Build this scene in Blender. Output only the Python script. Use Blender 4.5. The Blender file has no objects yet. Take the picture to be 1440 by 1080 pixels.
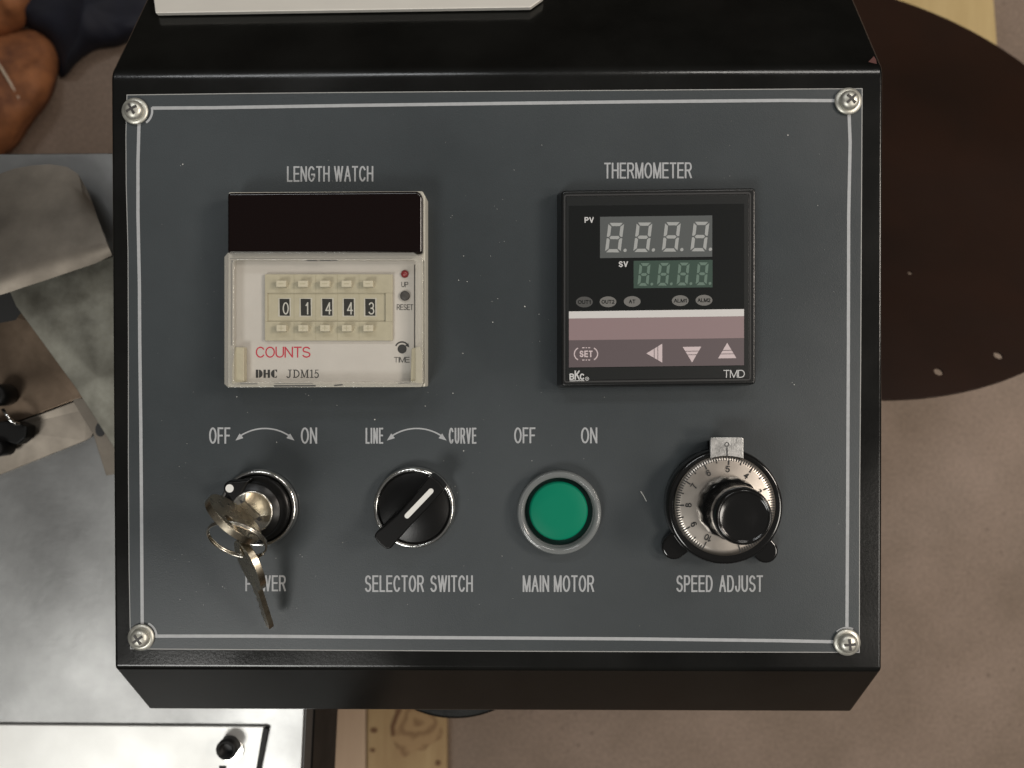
import bpy, bmesh, math, random
from mathutils import Vector, Matrix
random.seed(7)
S = 0.00026            # metres per panel unit (one unit = one photo pixel on the panel face)
ZP = 0.78              # panel face height above the floor
CAM = Vector((39.776, -6.898, 1129.689))
RM = Matrix(((0.99991729, 0.00168659, 0.01275040), (-0.00179883, 0.99995969, 0.00879634), (-0.01273505, -0.00881855, 0.99988002)))
F = 1130.0
sc = bpy.context.scene
# ---------------------------------------------------------------- camera, world, lamps, exposure
cd = bpy.data.cameras.new('camera')
cam = bpy.data.objects.new('camera', cd); sc.collection.objects.link(cam)
mw = RM.to_4x4(); mw.translation = Vector((CAM.x*S, CAM.y*S, CAM.z*S + ZP)); cam.matrix_world = mw
cd.sensor_fit = 'HORIZONTAL'; cd.sensor_width = 36; cd.lens = 36*F/1440
cd.clip_start = 0.01; cd.clip_end = 60
cd.dof.use_dof = True; cd.dof.focus_distance = CAM.z*S - 0.006; cd.dof.aperture_fstop = 14
sc.camera = cam
w = bpy.data.worlds.new('World'); sc.world = w; w.use_nodes = True
wt = w.node_tree      # a dim workshop: dark towards the walls, paler under the roof
wc = wt.nodes.new('ShaderNodeTexCoord'); wz = wt.nodes.new('ShaderNodeSeparateXYZ'); wr = wt.nodes.new('ShaderNodeValToRGB')
wt.links.new(wc.outputs['Generated'], wz.inputs[0]); wt.links.new(wz.outputs['Z'], wr.inputs[0]); wt.links.new(wr.outputs[0], wt.nodes['Background'].inputs[0])
wr.color_ramp.elements[0].position = 0.0; wr.color_ramp.elements[0].color = (0.015, 0.013, 0.010, 1)
wr.color_ramp.elements[1].position = 0.95; wr.color_ramp.elements[1].color = (0.11, 0.105, 0.10, 1)
e_ = wr.color_ramp.elements.new(0.35); e_.color = (0.06, 0.056, 0.05, 1)
wt.nodes['Background'].inputs[1].default_value = 1.0

def lamp(name, loc, sx, sy, power, col, target=(0, 0, 0.7)):
    l = bpy.data.lights.new(name, 'AREA'); l.shape = 'RECTANGLE'; l.size = sx; l.size_y = sy
    l.energy = power; l.color = col
    o = bpy.data.objects.new(name, l); sc.collection.objects.link(o); o.location = loc
    d = Vector(target) - Vector(loc); o.rotation_euler = d.to_track_quat('-Z', 'Y').to_euler()
    return o
lamp('ceiling_lamp', (-1.0, -1.55, 3.0), 0.9, 0.8, 33, (1.0, 0.99, 0.95))
lamp('ceiling_lamp', (-0.75, 1.9, 3.0), 1.1, 0.30, 14, (0.97, 0.99, 1.0))
lamp('ceiling_lamp', (1.0, 1.9, 3.0), 0.9, 0.30, 13, (1.0, 0.96, 0.90))
lamp('ceiling_lamp', (1.75, -0.65, 2.8), 0.6, 0.8, 18, (1.0, 0.93, 0.84), (0.6, 0.1, 0))
lamp('ceiling_lamp', (1.7, 0.35, 2.2), 0.5, 0.5, 27, (1.0, 0.89, 0.79), (0.9, 0.05, 0))
sc.view_settings.view_transform = 'Standard'; sc.view_settings.look = 'None'
sc.view_settings.exposure = 0; sc.view_settings.gamma = 1; sc.view_settings.use_curve_mapping = False

# ---------------------------------------------------------------- helpers
def U(px, py, h=0.0):
    """photo pixel + height above the panel face -> panel units"""
    d = RM @ Vector(((px-720)/F, (540-py)/F, -1.0))
    t = (h - CAM.z)/d.z
    return CAM + d*t
def W(u): return Vector((u[0]*S, u[1]*S, u[2]*S + ZP))
def at(px, py, h=0.0): return W(U(px, py, h))
def rs(h): return (CAM.z - h)/F      # panel units per photo pixel at height h

ORI = {}
def link(o, parent, origin):
    sc.collection.objects.link(o); ORI[o.name] = Vector(origin)
    if parent is not None:
        o.parent = parent; o.location = Vector(origin) - ORI[parent.name]
    else: o.location = origin
def tag(o, label=None, cat=None, group=None, kind=None):
    if label: o['label'] = label
    if cat: o['category'] = cat
    if group: o['group'] = group
    if kind: o['kind'] = kind
    return o
def empty(name, loc, parent=None):
    o = bpy.data.objects.new(name, None); o.empty_display_size = 0.02; link(o, parent, loc); return o

class MB:
    def __init__(s): s.v = []; s.f = []; s.sm = []
    def add(s, verts, faces, smooth=False):
        b = len(s.v); s.v += [Vector(x) for x in verts]
        for f in faces: s.f.append([b+i for i in f]); s.sm.append(smooth)
        return s
    def prism(s, poly, h0, h1, href=None, base=None, bottom=True, top=True):
        """poly in photo px read at height href, extruded vertically from h0 to h1"""
        if href is None: href = h1
        up = [U(x, y, href) for x, y in poly]
        lo = up if base is None else [U(x, y, h0) for x, y in base]
        n = len(poly)
        vs = [W((p.x, p.y, h0)) for p in lo] + [W((p.x, p.y, h1)) for p in up]
        a = sum(up[i].x*up[(i+1) % n].y - up[(i+1) % n].x*up[i].y for i in range(n))
        fs = [[i, (i+1) % n, n+(i+1) % n, n+i] for i in range(n)]
        if top: fs.append(list(range(n, 2*n)))
        if bottom: fs.append(list(range(n))[::-1])
        if a < 0: fs = [f[::-1] for f in fs]
        return s.add(vs, fs)
    def sheet(s, poly, h):
        vs = [at(x, y, h) for x, y in poly]
        n = len(vs); a = sum(vs[i].x*vs[(i+1) % n].y - vs[(i+1) % n].x*vs[i].y for i in range(n))
        f = list(range(n))
        return s.add(vs, [f if a > 0 else f[::-1]])
    def ribbon(s, pts, wd, h, closed=False):
        p = [Vector(q) for q in pts]; n = len(p); L = []; R = []
        for i in range(n):
            a = p[(i-1) % n] if (closed or i > 0) else p[i]; b = p[(i+1) % n] if (closed or i < n-1) else p[i]
            t = (b-a).normalized(); nn = Vector((-t.y, t.x))*wd/2
            k = 1.0
            if (closed or 0 < i < n-1):
                t1 = (p[i]-a).normalized(); k = 1/max(0.5, abs(t.dot(t1)))
            L.append(p[i]+nn*k); R.append(p[i]-nn*k)
        vs = [at(q.x, q.y, h) for q in L] + [at(q.x, q.y, h) for q in R]
        m = n if closed else n-1
        return s.add(vs, [[i, (i+1) % n, n+(i+1) % n, n+i] for i in range(m)])
    def lathe(s, c, href, prof, n=64, smooth=True, ang=None, M=None):
        """prof = [(radius, height)] in panel units, around the vertical through pixel c read at href"""
        o = U(c[0], c[1], href) if M is None else None
        vs = []
        for r, h in prof:
            for k in range(n):
                t = 2*math.pi*k/n
                rr = r if ang is None else r*ang(t, h)
                vs.append(W((o.x + rr*math.cos(t), o.y + rr*math.sin(t), h)) if M is None else M @ Vector((rr*math.cos(t), rr*math.sin(t), h)))
        m = len(prof); fs = []
        for j in range(m-1):
            for k in range(n):
                fs.append([j*n+k, j*n+(k+1) % n, (j+1)*n+(k+1) % n, (j+1)*n+k])
        b = len(s.f); s.add(vs, fs, smooth)
        base = len(s.v) - len(vs)
        if prof[0][0] > 0.01: s.f.append([base+k for k in range(n)][::-1]); s.sm.append(False)
        if prof[-1][0] > 0.01: s.f.append([base+(m-1)*n+k for k in range(n)]); s.sm.append(False)
        return s
    def tube(s, pts, r, n=10, closed=False):
        P = [Vector(p) for p in pts]; m = len(P); vs = []; fs = []
        up = Vector((0.31, 0.2, 0.93)).normalized()
        for i in range(m):
            a = P[(i-1) % m] if (closed or i > 0) else P[i]; b = P[(i+1) % m] if (closed or i < m-1) else P[i]
            t = (b-a).normalized(); x = t.cross(up)
            if x.length < 1e-4: x = t.cross(Vector((1, 0, 0)))
            x.normalize(); y = t.cross(x)
            rr = r[i] if isinstance(r, (list, tuple)) else r
            for k in range(n):
                q = 2*math.pi*k/n; vs.append(P[i] + (x*math.cos(q)+y*math.sin(q))*rr)
        for i in range(m if closed else m-1):
            j = (i+1) % m
            for k in range(n): fs.append([i*n+k, i*n+(k+1) % n, j*n+(k+1) % n, j*n+k])
        if not closed: fs += [list(range(n)), list(range((m-1)*n, m*n))[::-1]]
        return s.add(vs, fs, True)
    def build(s, name, m, parent=None, origin=None, bevel=0, seg=3, label=None, flat=False, solid=0, ang=35):
        if origin is None:
            lo = Vector([min(v[i] for v in s.v) for i in range(3)]); hi = Vector([max(v[i] for v in s.v) for i in range(3)])
            origin = (lo+hi)/2; origin.z = lo.z
        origin = Vector(origin)
        me = bpy.data.meshes.new(name)
        me.from_pydata([tuple(v-origin) for v in s.v], [], s.f); me.update()
        for p, k in zip(me.polygons, s.sm): p.use_smooth = k
        bm = bmesh.new(); bm.from_mesh(me)
        if not flat: bmesh.ops.recalc_face_normals(bm, faces=bm.faces)
        bm.to_mesh(me); bm.free()
        me.materials.append(m)
        o = bpy.data.objects.new(name, me); link(o, parent, origin)
        if solid:
            md = o.modifiers.new('s', 'SOLIDIFY'); md.thickness = solid*S; md.offset = -1
        if bevel:
            md = o.modifiers.new('b', 'BEVEL'); md.width = bevel*S; md.segments = seg; md.limit_method = 'ANGLE'; md.angle_limit = math.radians(ang); md.harden_normals = True
            for p in me.polygons: p.use_smooth = True
        if label: o['label'] = label
        return o

def rect(x0, y0, x1, y1, sh=0.0):
    """pixel rectangle; sh = rise of the horizontal edges to the right (px per px)"""
    xm = (x0+x1)/2; d = (x1-x0)/2*sh
    return [(x0, y0+d), (x1, y0-d), (x1, y1-d), (x0, y1+d)]
def circle(cx, cy, rx, ry=None, n=32, a0=0, a1=360):
    ry = ry or rx; full = abs(a1-a0) >= 360
    k = n if full else n+1
    return [(cx+rx*math.cos(math.radians(a0+(a1-a0)*i/n)), cy-ry*math.sin(math.radians(a0+(a1-a0)*i/n))) for i in range(k)]
def rrect(x0, y0, x1, y1, r, n=5):
    o = []
    for cx, cy, a in ((x1-r, y0+r, 0), (x0+r, y0+r, 90), (x0+r, y1-r, 180), (x1-r, y1-r, 270)):
        o += circle(cx, cy, r, n=n, a0=a, a1=a+90)
    return o

def arc(cx, cy, rx, ry, a0, a1, n=10): return [(cx+rx*math.cos(math.radians(a0+(a1-a0)*i/n)), cy-ry*math.sin(math.radians(a0+(a1-a0)*i/n))) for i in range(n+1)]
_rb = lambda x0, x1, y0, y1: [(x0, y0), (x1-.36, y0)] + arc(x1-.36, (y0+y1)/2, .36, (y1-y0)/2, 90, -90, 8)[1:-1] + [(x1-.36, y1), (x0, y1)]
# narrow sans capitals as pen strokes in a unit box: (width, strokes)
GL = {
 'A': (.68, [[(0, 1), (.5, 0)], [(.5, 0), (1, 1)], [(.19, .64), (.81, .64)]]),
 'B': (.62, [[(0, 0), (0, 1)], _rb(0, .94, 0, .47), _rb(0, 1, .47, 1)]),
 'C': (.68, [arc(.52, .5, .52, .5, 38, 322, 18)]),
 'D': (.66, [[(0, 0), (0, 1)], [(0, 0), (.45, 0)] + arc(.45, .5, .55, .5, 90, -90, 12)[1:-1] + [(.45, 1), (0, 1)]]),
 'E': (.58, [[(0, 0), (0, 1)], [(0, 0), (1, 0)], [(0, .48), (.92, .48)], [(0, 1), (1, 1)]]),
 'F': (.54, [[(0, 0), (0, 1)], [(0, 0), (1, 0)], [(0, .5), (.86, .5)]]),
 'G': (.73, [arc(.5, .5, .5, .5, 42, 338, 18) + [(1, .78), (1, .54)], [(1, .54), (.55, .54)]]),
 'H': (.64, [[(0, 0), (0, 1)], [(1, 0), (1, 1)], [(0, .48), (1, .48)]]),
 'I': (.0, [[(0, 0), (0, 1)]]),
 'J': (.46, [[(1, 0), (1, .72)] + arc(.5, .70, .5, .30, 0, -180, 9)[1:]]),
 'K': (.66, [[(0, 0), (0, 1)], [(.95, 0), (0, .60)], [(.36, .38), (1, 1)]]),
 'L': (.52, [[(0, 0), (0, 1)], [(0, 1), (1, 1)]]),
 'M': (.78, [[(0, 0), (0, 1)], [(1, 0), (1, 1)], [(.03, 0), (.5, 1)], [(.97, 0), (.5, 1)]]),
 'N': (.64, [[(0, 0), (0, 1)], [(1, 0), (1, 1)], [(.03, .02), (.97, .98)]]),
 'O': (.74, [arc(.5, .5, .5, .5, 0, 360, 24)]),
 'P': (.60, [[(0, 0), (0, 1)], [(0, 0), (.62, 0)] + arc(.62, .27, .38, .27, 90, -90, 8)[1:-1] + [(.62, .54), (0, .54)]]),
 'R': (.66, [[(0, 0), (0, 1)], [(0, 0), (.62, 0)] + arc(.62, .25, .36, .25, 90, -90, 8)[1:-1] + [(.62, .50), (0, .50)], [(.55, .50), (1, 1)]]),
 'S': (.62, [arc(.5, .25, .46, .25, 25, 232, 12) + arc(.5, .75, .5, .25, 62, -158, 12)]),
 'T': (.60, [[(0, 0), (1, 0)], [(.5, 0), (.5, 1)]]),
 'U': (.64, [[(0, 0), (0, .66)] + arc(.5, .66, .5, .34, 180, 360, 12)[1:-1] + [(1, .66), (1, 0)]]),
 'V': (.66, [[(0, 0), (.5, 1)], [(1, 0), (.5, 1)]]),
 'W': (1.0, [[(0, 0), (.26, 1)], [(.5, 0), (.26, 1)], [(.5, 0), (.74, 1)], [(1, 0), (.74, 1)]]),
 '0': (.48, [arc(.5, .5, .5, .5, 0, 360, 20)]),
 '1': (.26, [[(.95, 0), (.95, 1)], [(.0, .24), (.95, .02)]]),
 '2': (.50, [arc(.5, .28, .48, .28, 165, -35, 10) + [(0, 1)], [(0, 1), (1, 1)]]),
 '3': (.50, [arc(.48, .25, .42, .25, 155, -90, 10), arc(.48, .74, .5, .26, 95, -155, 12)]),
 '4': (.56, [[(.72, 0), (.72, 1)], [(.70, .02), (0, .68)], [(0, .68), (1, .68)]]),
 '5': (.52, [[(.9, 0), (.2, 0)], [(.2, 0), (.1, .48)], arc(.48, .68, .5, .32, 140, -155, 12)]),
 '6': (.52, [arc(.5, .68, .48, .32, 0, 360, 18), [(.02, .66)] + arc(.56, .5, .54, .5, 170, 45, 9)]),
 '7': (.50, [[(0, 0), (1, 0)], [(1, 0), (.55, .5), (.38, 1)]]),
 '8': (.52, [arc(.5, .24, .42, .24, 0, 360, 16), arc(.5, .74, .5, .26, 0, 360, 16)]),
 '9': (.52, [arc(.5, .32, .48, .32, 0, 360, 18), [(.98, .34)] + arc(.44, .5, .54, .5, -10, -135, 9)]),
}
def text(name, string, box, h, m, parent, wd=0.108, rot=0.0, sh=0.0, label=None, space=0.34):
    """printed capitals drawn with a pen of wd x cap height, fitted to the pixel box (x0, y0, x1, y1)"""
    x0, y0, x1, y1 = box; H = y1-y0; pen = wd*H; cx, cy = (x0+x1)/2, (y0+y1)/2
    ca, sa = math.cos(math.radians(rot)), math.sin(math.radians(rot))
    step = pen*1.52; n = len(string)
    wsum = sum(space if ch == ' ' else GL[ch][0] for ch in string)
    sx = (x1-x0-pen-step*(n-1))/wsum if wsum > 0.01 else 1.0
    adv = []; tot = 0.0
    for ch in string:
        wg = space if ch == ' ' else GL[ch][0]; adv.append((tot, wg)); tot += wg*sx + step
    b = MB(); z = 0
    for ch, (px, wg) in zip(string, adv):
        if ch == ' ': continue
        for st in GL[ch][1]:
            pts = []
            for u, v in st:
                X = x0 + pen/2 + px + u*wg*sx - cx; Y = y0 + pen/2 + v*(H-pen) - cy
                pts.append((X, Y))
            closed = len(pts) > 4 and (Vector(pts[0])-Vector(pts[-1])).length < 1e-4
            if closed: pts = pts[:-1]
            elif len(pts) > 1:      # butt ends reach the edge of the box
                a, c = Vector(pts[0]), Vector(pts[1]); e, f = Vector(pts[-1]), Vector(pts[-2])
                pts[0] = tuple(a + (a-c).normalized()*pen*.45); pts[-1] = tuple(e + (e-f).normalized()*pen*.45)
            q = [(cx + X*ca - Y*sa, cy + X*sa + Y*ca - X*sh) for X, Y in pts]
            b.ribbon(q, pen, h + 0.012*(z % 12), closed); z += 1
    return b.build(name, m, parent, flat=True, label=label)

# ---------------------------------------------------------------- materials
MATS = {}
def mat(name, col, rough=0.5, metal=0.0, spec=0.5, var=0.0, vscale=40, rvar=0.0, bump=0.0, bscale=600, col2=None, stretch=None, coat=0.0, detail=6, trans=0.0, aniso=0.0):
    m = bpy.data.materials.new(name); m.use_nodes = True; nt = m.node_tree; b = nt.nodes['Principled BSDF']
    b.inputs['Base Color'].default_value = (*col, 1); b.inputs['Roughness'].default_value = rough; b.inputs['Metallic'].default_value = metal
    b.inputs['Specular IOR Level'].default_value = spec; b.inputs['Coat Weight'].default_value = coat; b.inputs['Coat Roughness'].default_value = 0.12
    b.inputs['Transmission Weight'].default_value = trans
    tc = nt.nodes.new('ShaderNodeTexCoord'); mp = nt.nodes.new('ShaderNodeMapping'); nt.links.new(tc.outputs['Object'], mp.inputs[0])
    if stretch: mp.inputs['Scale'].default_value = stretch
    if var or col2:
        n = nt.nodes.new('ShaderNodeTexNoise'); n.inputs['Scale'].default_value = vscale; n.inputs['Detail'].default_value = detail; n.inputs['Roughness'].default_value = 0.62
        nt.links.new(mp.outputs[0], n.inputs['Vector'])
        r = nt.nodes.new('ShaderNodeValToRGB'); r.color_ramp.elements[0].position = 0.3; r.color_ramp.elements[1].position = 0.7
        c2 = col2 or tuple(min(1, c*(1+var)) for c in col); c1 = col if col2 else tuple(c*(1-var) for c in col)
        r.color_ramp.elements[0].color = (*c1, 1); r.color_ramp.elements[1].color = (*c2, 1)
        nt.links.new(n.outputs['Fac'], r.inputs[0]); nt.links.new(r.outputs[0], b.inputs['Base Color'])
    if rvar:
        n2 = nt.nodes.new('ShaderNodeTexNoise'); n2.inputs['Scale'].default_value = vscale*0.7; n2.inputs['Detail'].default_value = 5
        nt.links.new(mp.outputs[0], n2.inputs['Vector'])
        mr = nt.nodes.new('ShaderNodeMapRange'); mr.inputs[1].default_value = 0.3; mr.inputs[2].default_value = 0.7
        mr.inputs[3].default_value = max(0.03, rough-rvar); mr.inputs[4].default_value = rough+rvar
        nt.links.new(n2.outputs['Fac'], mr.inputs[0]); nt.links.new(mr.outputs[0], b.inputs['Roughness'])
    if bump:
        n3 = nt.nodes.new('ShaderNodeTexNoise'); n3.inputs['Scale'].default_value = bscale; n3.inputs['Detail'].default_value = 4
        nt.links.new(mp.outputs[0], n3.inputs['Vector'])
        bp = nt.nodes.new('ShaderNodeBump'); bp.inputs['Strength'].default_value = bump; bp.inputs['Distance'].default_value = 0.0006
        nt.links.new(n3.outputs['Fac'], bp.inputs['Height']); nt.links.new(bp.outputs[0], b.inputs['Normal'])
    MATS[name] = m; return m
def clear(name, tint, gloss=0.07, diff=0.0, dcol=(0.8, 0.8, 0.75), rough=0.06):
    """clear plastic: straight-through transparency, a Fresnel reflection and a little milkiness"""
    m = bpy.data.materials.new(name); m.use_nodes = True; nt = m.node_tree; nt.nodes.clear()
    out = nt.nodes.new('ShaderNodeOutputMaterial'); tr = nt.nodes.new('ShaderNodeBsdfTransparent'); tr.inputs[0].default_value = (*tint, 1)
    gl = nt.nodes.new('ShaderNodeBsdfGlossy'); gl.inputs['Roughness'].default_value = rough
    df = nt.nodes.new('ShaderNodeBsdfDiffuse'); df.inputs[0].default_value = (*dcol, 1)
    m1 = nt.nodes.new('ShaderNodeMixShader'); m2 = nt.nodes.new('ShaderNodeMixShader'); fr = nt.nodes.new('ShaderNodeFresnel'); fr.inputs[0].default_value = 1.3 + gloss
    m1.inputs[0].default_value = diff
    nt.links.new(tr.outputs[0], m1.inputs[1]); nt.links.new(df.outputs[0], m1.inputs[2])
    ge = nt.nodes.new('ShaderNodeNewGeometry'); inv = nt.nodes.new('ShaderNodeMath'); inv.operation = 'SUBTRACT'; inv.inputs[0].default_value = 1.0; nt.links.new(ge.outputs['Backfacing'], inv.inputs[1])
    mu = nt.nodes.new('ShaderNodeMath'); mu.operation = 'MULTIPLY'; nt.links.new(fr.outputs[0], mu.inputs[0]); nt.links.new(inv.outputs[0], mu.inputs[1])      # reflects on the outside only
    nt.links.new(mu.outputs[0], m2.inputs[0]); nt.links.new(m1.outputs[0], m2.inputs[1]); nt.links.new(gl.outputs[0], m2.inputs[2])
    nt.links.new(m2.outputs[0], out.inputs[0]); return m

M_plate = mat('plate_print', (0.036, 0.0425, 0.046), 0.36, var=0.17, vscale=10, rvar=0.12, bump=0.10, bscale=2600, spec=0.45)
M_plate_edge = mat('plate_edge', (0.30, 0.30, 0.29), 0.5)
M_print = mat('print_grey', (0.33, 0.34, 0.35), 0.5, var=0.08, vscale=500)
M_black = mat('black_paint', (0.0045, 0.0046, 0.0042), 0.20, var=0.4, vscale=30, rvar=0.07, bump=0.035, bscale=900, spec=0.4)
M_chip = mat('red_primer', (0.10, 0.04, 0.035), 0.6)
M_smear = mat('dust_smear', (0.03, 0.028, 0.025), 0.7, var=0.7, vscale=300)
M_zinc = mat('zinc_screw', (0.56, 0.55, 0.49), 0.42, 0.75, rvar=0.1, vscale=900)
M_steel = mat('table_steel', (0.33, 0.33, 0.325), 0.43, 1.0, var=0.25, vscale=14, rvar=0.10, bump=0.05, bscale=300)
M_alu = mat('bright_plate', (0.62, 0.62, 0.60), 0.47, 0.6, var=0.06, vscale=30, rvar=0.05)
M_guide = mat('guide_steel', (0.24, 0.21, 0.175), 0.58, 1.0, var=0.22, vscale=38, rvar=0.1)
M_galv = mat('galvanised', (0.20, 0.19, 0.155), 0.46, 1.0, var=0.55, vscale=55, rvar=0.14, col2=(0.42, 0.41, 0.35))
M_brown = mat('brown_steel', (0.17, 0.125, 0.09), 0.40, 1.0, var=0.3, vscale=45, rvar=0.1)
M_bmetal = mat('black_oxide', (0.006, 0.0058, 0.0055), 0.5, 0.0, 0.2, rvar=0.06, vscale=60)
M_dgrey = mat('dark_grey_edge', (0.09, 0.09, 0.09), 0.5, 0.6)
M_cream = mat('cream_plastic', (0.52, 0.505, 0.44), 0.45, var=0.04, vscale=300)
M_button = mat('button_plastic', (0.55, 0.515, 0.40), 0.42)
M_ivory = mat('ivory_plastic', (0.44, 0.41, 0.305), 0.42, var=0.06, vscale=250)
M_face = mat('white_face', (0.52, 0.50, 0.47), 0.5, var=0.05, vscale=60)
M_redblack = mat('dark_window', (0.004, 0.0012, 0.001), 0.09, spec=0.5)
M_digit = mat('digit_white', (0.52, 0.52, 0.48), 0.5)
M_wheel = mat('wheel_black', (0.012, 0.012, 0.010), 0.45)
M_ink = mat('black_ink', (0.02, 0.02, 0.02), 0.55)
M_red = mat('red_ink', (0.50, 0.012, 0.045), 0.5)
M_led = mat('red_led', (0.22, 0.010, 0.014), 0.25)
M_rubber = mat('grey_rubber', (0.045, 0.042, 0.040), 0.55)
M_bezel = mat('bezel_black', (0.0085, 0.009, 0.009), 0.28, bump=0.1, bscale=2500)
M_panelblk = mat('meter_overlay', (0.010, 0.0112, 0.0112), 0.33, bump=0.06, bscale=3000)
M_window = mat('meter_window', (0.0065, 0.0075, 0.0075), 0.26)
M_pv = mat('pv_glass', (0.085, 0.092, 0.092), 0.30)
M_sv = mat('sv_glass', (0.042, 0.070, 0.056), 0.30)
M_segw = mat('segment_pale', (0.30, 0.31, 0.305), 0.45)
M_segg = mat('segment_green', (0.105, 0.160, 0.130), 0.45)
M_oval = mat('oval_grey', (0.13, 0.127, 0.12), 0.5); M_oval2 = mat('oval_dim', (0.055, 0.055, 0.053), 0.5)
M_bar = mat('bar_white', (0.53, 0.52, 0.51), 0.45); M_mauve = mat('bar_mauve', (0.225, 0.162, 0.168), 0.45); M_plum = mat('bar_plum', (0.092, 0.071, 0.076), 0.45)
M_key = mat('arrow_pale', (0.50, 0.42, 0.43), 0.45); M_mprint = mat('meter_print', (0.48, 0.48, 0.48), 0.5)
M_chrome = mat('chrome', (0.72, 0.72, 0.70), 0.14, 1.0, bump=0.10, bscale=1500)
M_swblk = mat('switch_black', (0.005, 0.005, 0.005), 0.30, spec=0.28, bump=0.06, bscale=2500)
M_wmark = mat('white_mark', (0.66, 0.66, 0.63), 0.45)
M_lock = mat('lock_nickel', (0.66, 0.64, 0.58), 0.22, 1.0, rvar=0.06, vscale=500)
M_brass = mat('key_nickel', (0.50, 0.44, 0.34), 0.28, 1.0, var=0.15, vscale=350, rvar=0.06, bump=0.04, bscale=700)
M_wire = mat('ring_wire', (0.56, 0.53, 0.47), 0.25, 1.0)
M_green = mat('green_lens', (0.0, 0.165, 0.092), 0.5, spec=0.15)
M_gshadow = mat('button_gap', (0.004, 0.022, 0.018), 0.4)
M_collar = clear('clear_collar', (0.55, 0.58, 0.58), 0.15, 0.32, (0.42, 0.44, 0.44), 0.15)
M_coverrim = clear('cover_rim', (0.88, 0.87, 0.84), 0.22, 0.24, (0.72, 0.70, 0.64), 0.08)
M_pane = clear('cover_pane', (0.975, 0.97, 0.96), 0.15, 0.008, (0.8, 0.8, 0.75))
M_dial = mat('dial_silver', (0.56, 0.51, 0.455), 0.38, 1.0, rvar=0.04, vscale=200)
M_tab = mat('tab_alu', (0.58, 0.58, 0.57), 0.36, 1.0, rvar=0.08, vscale=600, bump=0.1, bscale=1800)
M_gloss = mat('gloss_black', (0.006, 0.006, 0.006), 0.12, coat=0.3)
M_disc = mat('disc_brown', (0.011, 0.0055, 0.0034), 0.45, vscale=5, col2=(0.021, 0.008, 0.004), spec=0.25, rvar=0.1, bump=0.1, bscale=200)
M_disc_edge = mat('disc_edge', (0.09, 0.04, 0.025), 0.6)
M_dust = mat('dust', (0.42, 0.42, 0.40), 0.8)
M_white = mat('white_paint', (0.62, 0.60, 0.55), 0.45, var=0.06, vscale=14)
M_beige = mat('beige_side', (0.30, 0.25, 0.17), 0.6)
M_floor = mat('concrete', (0.140, 0.100, 0.070), 0.65, vscale=4.5, col2=(0.235, 0.172, 0.132), bump=0.3, bscale=60, detail=12, rvar=0.1)
def concrete():
    nt = M_floor.node_tree; b = nt.nodes['Principled BSDF']; src = b.inputs['Base Color'].links[0].from_socket
    tc = [n for n in nt.nodes if n.type == 'TEX_COORD'][0]
    v = nt.nodes.new('ShaderNodeTexVoronoi'); v.inputs['Scale'].default_value = 55; nt.links.new(tc.outputs['Object'], v.inputs['Vector'])
    r = nt.nodes.new('ShaderNodeValToRGB'); r.color_ramp.elements[0].position = 0.05; r.color_ramp.elements[0].color = (0.45, 0.42, 0.40, 1); r.color_ramp.elements[1].position = 0.15; r.color_ramp.elements[1].color = (1, 1, 1, 1)
    nt.links.new(v.outputs['Distance'], r.inputs[0])
    g = nt.nodes.new('ShaderNodeTexNoise'); g.inputs['Scale'].default_value = 9; g.inputs['Detail'].default_value = 3; nt.links.new(tc.outputs['Object'], g.inputs['Vector'])
    gr = nt.nodes.new('ShaderNodeMapRange'); gr.inputs[1].default_value = 0.50; gr.inputs[2].default_value = 0.62; nt.links.new(g.outputs['Fac'], gr.inputs[0])
    m1 = nt.nodes.new('ShaderNodeMix'); m1.data_type = 'RGBA'; m1.blend_type = 'MULTIPLY'
    nt.links.new(gr.outputs[0], m1.inputs[0]); nt.links.new(src, m1.inputs[6]); nt.links.new(r.outputs[0], m1.inputs[7])
    f = nt.nodes.new('ShaderNodeTexNoise'); f.inputs['Scale'].default_value = 260; f.inputs['Detail'].default_value = 3; nt.links.new(tc.outputs['Object'], f.inputs['Vector'])
    fr = nt.nodes.new('ShaderNodeMapRange'); fr.inputs[1].default_value = 0.3; fr.inputs[2].default_value = 0.7; fr.inputs[3].default_value = 0.78; fr.inputs[4].default_value = 1.14; nt.links.new(f.outputs['Fac'], fr.inputs[0])
    m2 = nt.nodes.new('ShaderNodeMix'); m2.data_type = 'RGBA'; m2.blend_type = 'MULTIPLY'; m2.inputs[0].default_value = 1
    nt.links.new(m1.outputs[2], m2.inputs[6]); nt.links.new(fr.outputs[0], m2.inputs[7]); nt.links.new(m2.outputs[2], b.inputs['Base Color'])
concrete()
M_wood = mat('pine', (0.27, 0.17, 0.075), 0.65, vscale=14, col2=(0.36, 0.25, 0.12), stretch=(4, 0.6, 1))
M_pale = mat('pale_wood', (0.36, 0.25, 0.165), 0.65, vscale=10, col2=(0.43, 0.31, 0.21), stretch=(3, 0.5, 1))
M_board = mat('board_yellow', (0.42, 0.30, 0.12), 0.6, vscale=7, col2=(0.52, 0.39, 0.18), stretch=(5, 0.7, 1))
M_knot = mat('knot', (0.21, 0.115, 0.05), 0.7, vscale=45, col2=(0.33, 0.21, 0.10))
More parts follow.
